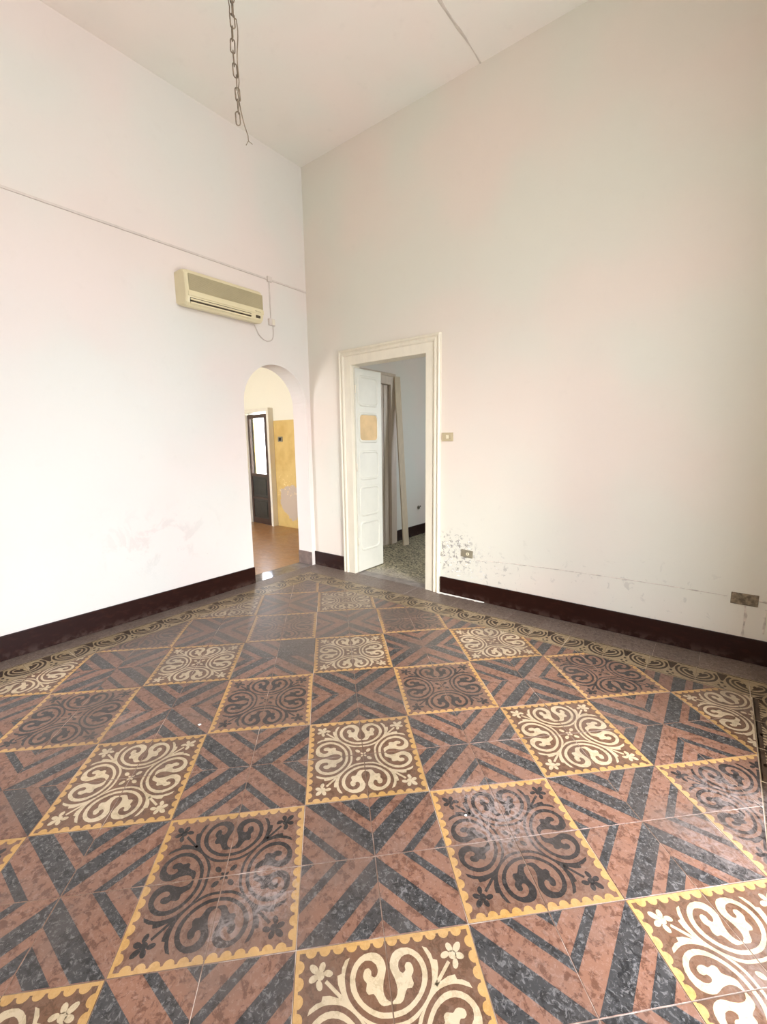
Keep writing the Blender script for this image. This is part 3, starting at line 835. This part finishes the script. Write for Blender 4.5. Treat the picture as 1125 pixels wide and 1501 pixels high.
ragged('plaster_ridge', [(3.985, .36), (3.983, .20)], .006, M['crack'], seed=6)
# flaking paint curls round the socket
rnd = random.Random(11); bm = bmesh.new()
for k in range(110):
    cx = 1.72+abs(rnd.gauss(0, .16)) + (.25 if k % 4 == 0 else 0); cz = .19+rnd.random()**1.3*.34
    if abs(cx-1.958) < .065 and abs(cz-.414) < .045: continue
    if cx > 2.35: continue
    r_ = rnd.uniform(.003, .012); a = rnd.uniform(0, PI); L = rnd.uniform(1, 2.6)
    p = [(cx+r_*L*math.cos(a), cz+r_*L*math.sin(a)), (cx+r_*math.cos(a+2.1), cz+r_*math.sin(a+2.1)*.6), (cx+r_*math.cos(a+4.2)*L*.6, cz+r_*math.sin(a+4.2))]
    v = [bm.verts.new((p[0][0], -rnd.uniform(.004, .010), p[0][1])), bm.verts.new((p[1][0], -.0006, p[1][1])), bm.verts.new((p[2][0], -.0006, p[2][1]))]
    bm.faces.new(v)
o = mesh_obj('paint_flakes', bm, M['fillet'], parent=wr); o['kind'] = 'stuff'

# ------------------------------------------------------------------ air conditioner
ac = empty('air_conditioner', (0, -1.08, 2.53), 'yellowed wall-mounted air conditioner indoor unit high on the left wall', 'air conditioner')
prof = [(0, .025), (0, .285), (.105, .285), (.150, .270), (.168, .245), (.174, .105), (.172, .060), (.160, .018), (.130, -.004), (.060, .004)]
Y0, Y1 = -.375, .385
bm = bmesh.new(); rings = []
for (yy, sc_) in ((Y0, .90), (Y0+.012, .97), (Y0+.03, 1), (Y1-.03, 1), (Y1-.012, .97), (Y1, .90)):
    cxm, czm = .08, .14
    rings.append([bm.verts.new(((p[0]*sc_ if p[0] > 0 else 0), yy, czm+(p[1]-czm)*sc_)) for p in prof])
n = len(prof)
for a, b in zip(rings[:-1], rings[1:]):
    for k in range(n): bm.faces.new((a[k], b[k], b[(k+1) % n], a[(k+1) % n]))
bm.faces.new(rings[0]); bm.faces.new(rings[-1][::-1])
mesh_obj('casing_shell', recalc(bm), M['ac'], parent=ac, bevel=.004)
# intake grille: a tan panel of fine slats
bm = bmesh.new()
gy0, gy1 = -.350, .365
def frontx(z):   # front face of the shell at height z
    return .168+(.174-.168)*(.245-z)/(.245-.105) if z < .245 else .168
box(bm, (.166, gy0, .112), (.1765, gy1, .236))
mesh_obj('grille_back', bm, M['ac_grille'], parent=ac)
bm = bmesh.new()
for k in range(15):
    z = .115+k*.0083
    box(bm, (.176, gy0, z), (.180, gy1, z+.0045))
o = mesh_obj('grille_slat', bm, M['ac_grille'], parent=ac); o['kind'] = 'stuff'
# outlet slot, vane and control window
mesh_obj('air_outlet', boxes(((.160, -.345, .026), (.1745, .235, .055))), M['ac_dark'], parent=ac)
mesh_obj('outlet_vane', boxes(((.168, -.345, .036), (.182, .235, .049))), M['ac'], parent=ac, bevel=.003)
mesh_obj('outlet_vane', boxes(((.158, -.345, .010), (.176, .235, .024))), M['ac'], parent=ac, bevel=.003)
mesh_obj('front_ledge', boxes(((.166, -.36, .068), (.1785, .375, .104))), M['ac'], parent=ac, bevel=.004)
mesh_obj('display_window', boxes(((.164, .290, .030), (.1755, .335, .052))), M['ac_dark'], parent=ac, bevel=.002)
mesh_obj('maker_badge', boxes(((.178, .275, .080), (.1795, .300, .088)), ((.178, .306, .080), (.1795, .340, .086))), M['ac_grille'], parent=ac)

# ------------------------------------------------------------------ surface trunking, boxes and cable on the left wall
tk = empty('cable_trunking', (.0015, -.49, 3.0), 'white surface cable trunking running along the left wall above the air conditioner', 'trunking')
def troot(bmx, name, mat, bev=.002): return mesh_obj(name, bmx, mat, parent=tk, bevel=bev)
bm = bmesh.new(); box(bm, (0.0, -2.6, -.006), (.011, .49-.004, .010)); troot(bm, 'trunking_run', M['trunk'])
bm = bmesh.new(); box(bm, (0, -.006, -.38), (.009, .006, -.02)); troot(bm, 'trunking_drop', M['trunk'])
bm = bmesh.new(); box(bm, (0, -.026, -.022), (.022, .026, .028)); troot(bm, 'junction_box', M['trunk'], .004)
sb = empty('trunking_outlet', (0, -.490, 2.60), 'small white outlet box at the foot of the trunking drop', 'outlet')
mesh_obj('outlet_box', boxes(((0, -.036, -.030), (.028, .036, .034))), M['trunk'], parent=sb, bevel=.004)
mesh_obj('outlet_cover', boxes(((.028, -.006, -.024), (.032, .030, .028))), M['casing'], parent=sb, bevel=.002)
bm = bmesh.new()
pts = [(.02, -.70, 2.535), (.015, -.675, 2.50), (.012, -.645, 2.455), (.012, -.60, 2.425), (.012, -.545, 2.415), (.012, -.495, 2.435), (.012, -.475, 2.48), (.012, -.473, 2.572)]
pts3 = []
for i in range(len(pts)-1):
    p0, p1, p2, p3 = pts[max(i-1, 0)], pts[i], pts[i+1], pts[min(i+2, len(pts)-1)]
    for k in range(4):
        t = k/4
        pts3.append(tuple(.5*(2*p1[d]+(-p0[d]+p2[d])*t+(2*p0[d]-5*p1[d]+4*p2[d]-p3[d])*t*t+(-p0[d]+3*p1[d]-3*p2[d]+p3[d])*t**3) for d in range(3)))
pts3.append(pts[-1])
tube(bm, pts3, .0055, 8)
mesh_obj('power_cable', bm, M['trunk'], label='white cable looping from the air conditioner to the outlet box', cat='cable')

# ------------------------------------------------------------------ lamp chain hanging from the ceiling
CX, CY, CZ = 1.992, -2.200, 2.702
ch = empty('lamp_chain', (CX, CY, H), 'old metal lamp chain hanging empty from the ceiling', 'chain')
def link_mesh():
    bm = bmesh.new(); p = []
    hl, hr = .0255-.0085, .0085
    for k in range(9): a = PI*k/8; p.append((hr*math.cos(a), 0, hl+hr*math.sin(a)))
    for k in range(9): a = PI+PI*k/8; p.append((hr*math.cos(a), 0, -hl+hr*math.sin(a)))
    tube(bm, p, .0026, 6, closed=True)
    me = bpy.data.meshes.new('chain_link'); bm.to_mesh(me); bm.free(); me.materials.append(M['chain']); return me
lm_ = link_mesh(); pitch_ = .0455*.82; k = 0; z = CZ+.0255
base_a = yaw*-1
while z < H-.02:
    o = bpy.data.objects.new('chain_link', lm_); COL.objects.link(o); o.parent = ch
    wob = .004*math.sin(k*.8)
    o.location = (wob, wob*.6, z-H)
    o.rotation_euler = (random.uniform(-.06, .06), random.uniform(-.06, .06), -yaw*1 + (0 if k % 2 == 0 else PI/2) + .5*math.sin(k*.35)+random.uniform(-.2, .2))
    z += .0430; k += 1
bm = bmesh.new(); tube(bm, [(0, 0, 0), (0, 0, -.012), (.0, 0, -.02)], [.03, .03, .012], 16)
mesh_obj('ceiling_hook_plate', bm, M['chain'], parent=ch)
# wire threaded along the chain, two bare ends at the bottom
def to_right(d, back=0):   # shift along the picture's horizontal
    return Vector((math.cos(-yaw), math.sin(-yaw)*-1, 0))*0
RTh = Vector((math.cos(yaw), -math.sin(yaw), 0))
bm = bmesh.new(); pw = []
z = H-.01; k = 0
C0 = Vector((CX, CY, 0))
while z > 2.86:
    s = .010*math.sin(k*.55)+.003*math.sin(k*1.9)
    if z < 3.10: s = .010+.007*math.sin((3.10-z)/.24*PI)
    pw.append(tuple(C0+RTh*s+Vector((0, .006*math.cos(k*.55), z)))); z -= .02; k += 1
for dx, zz in ((.006, 2.82), (.010, 2.78), (.017, 2.74), (.026, 2.70), (.037, 2.665), (.038, 2.645)):
    pw.append(tuple(C0+RTh*dx+Vector((0, 0, zz))))
tube(bm, pw, .0022, 6)
last = Vector(pw[-1])
for v in bm.verts: v.co -= Vector((CX, CY, H))
wobj = mesh_obj('lamp_wire', bm, M['wire'], parent=ch, label='thin brown electric wire')
last -= Vector((CX, CY, H))
for a, b in ((-.011, -.016), (.016, -.013)):
    bm = bmesh.new(); tube(bm, [tuple(last), tuple(last+RTh*a*.4+Vector((0, 0, b*.4))), tuple(last+RTh*a+Vector((0, 0, b)))], .0016, 6)
    mesh_obj('wire_end', bm, M['wire'], parent=wobj)

# ------------------------------------------------------------------ crumbs on the floor
def crumb(x, y, s, label):
    rnd = random.Random(int(x*1000)); bm = bmesh.new()
    bmesh.ops.create_icosphere(bm, subdivisions=1, radius=s)
    for v in bm.verts:
        v.co *= rnd.uniform(.6, 1.25); v.co.z *= .35
    lo = min(v.co.z for v in bm.verts)
    for v in bm.verts: v.co.z -= lo
    mesh_obj('plaster_crumb', bm, M['chip'], label=label, cat='plaster chip', loc=(x, y, .0004))
crumb(1.707, -2.435, .011, 'white plaster chip lying on the striped tile left of centre')
crumb(3.035, -2.117, .006, 'tiny white chip on the black scroll tiles right of centre')
crumb(2.912, -2.326, .0, '') if False else None
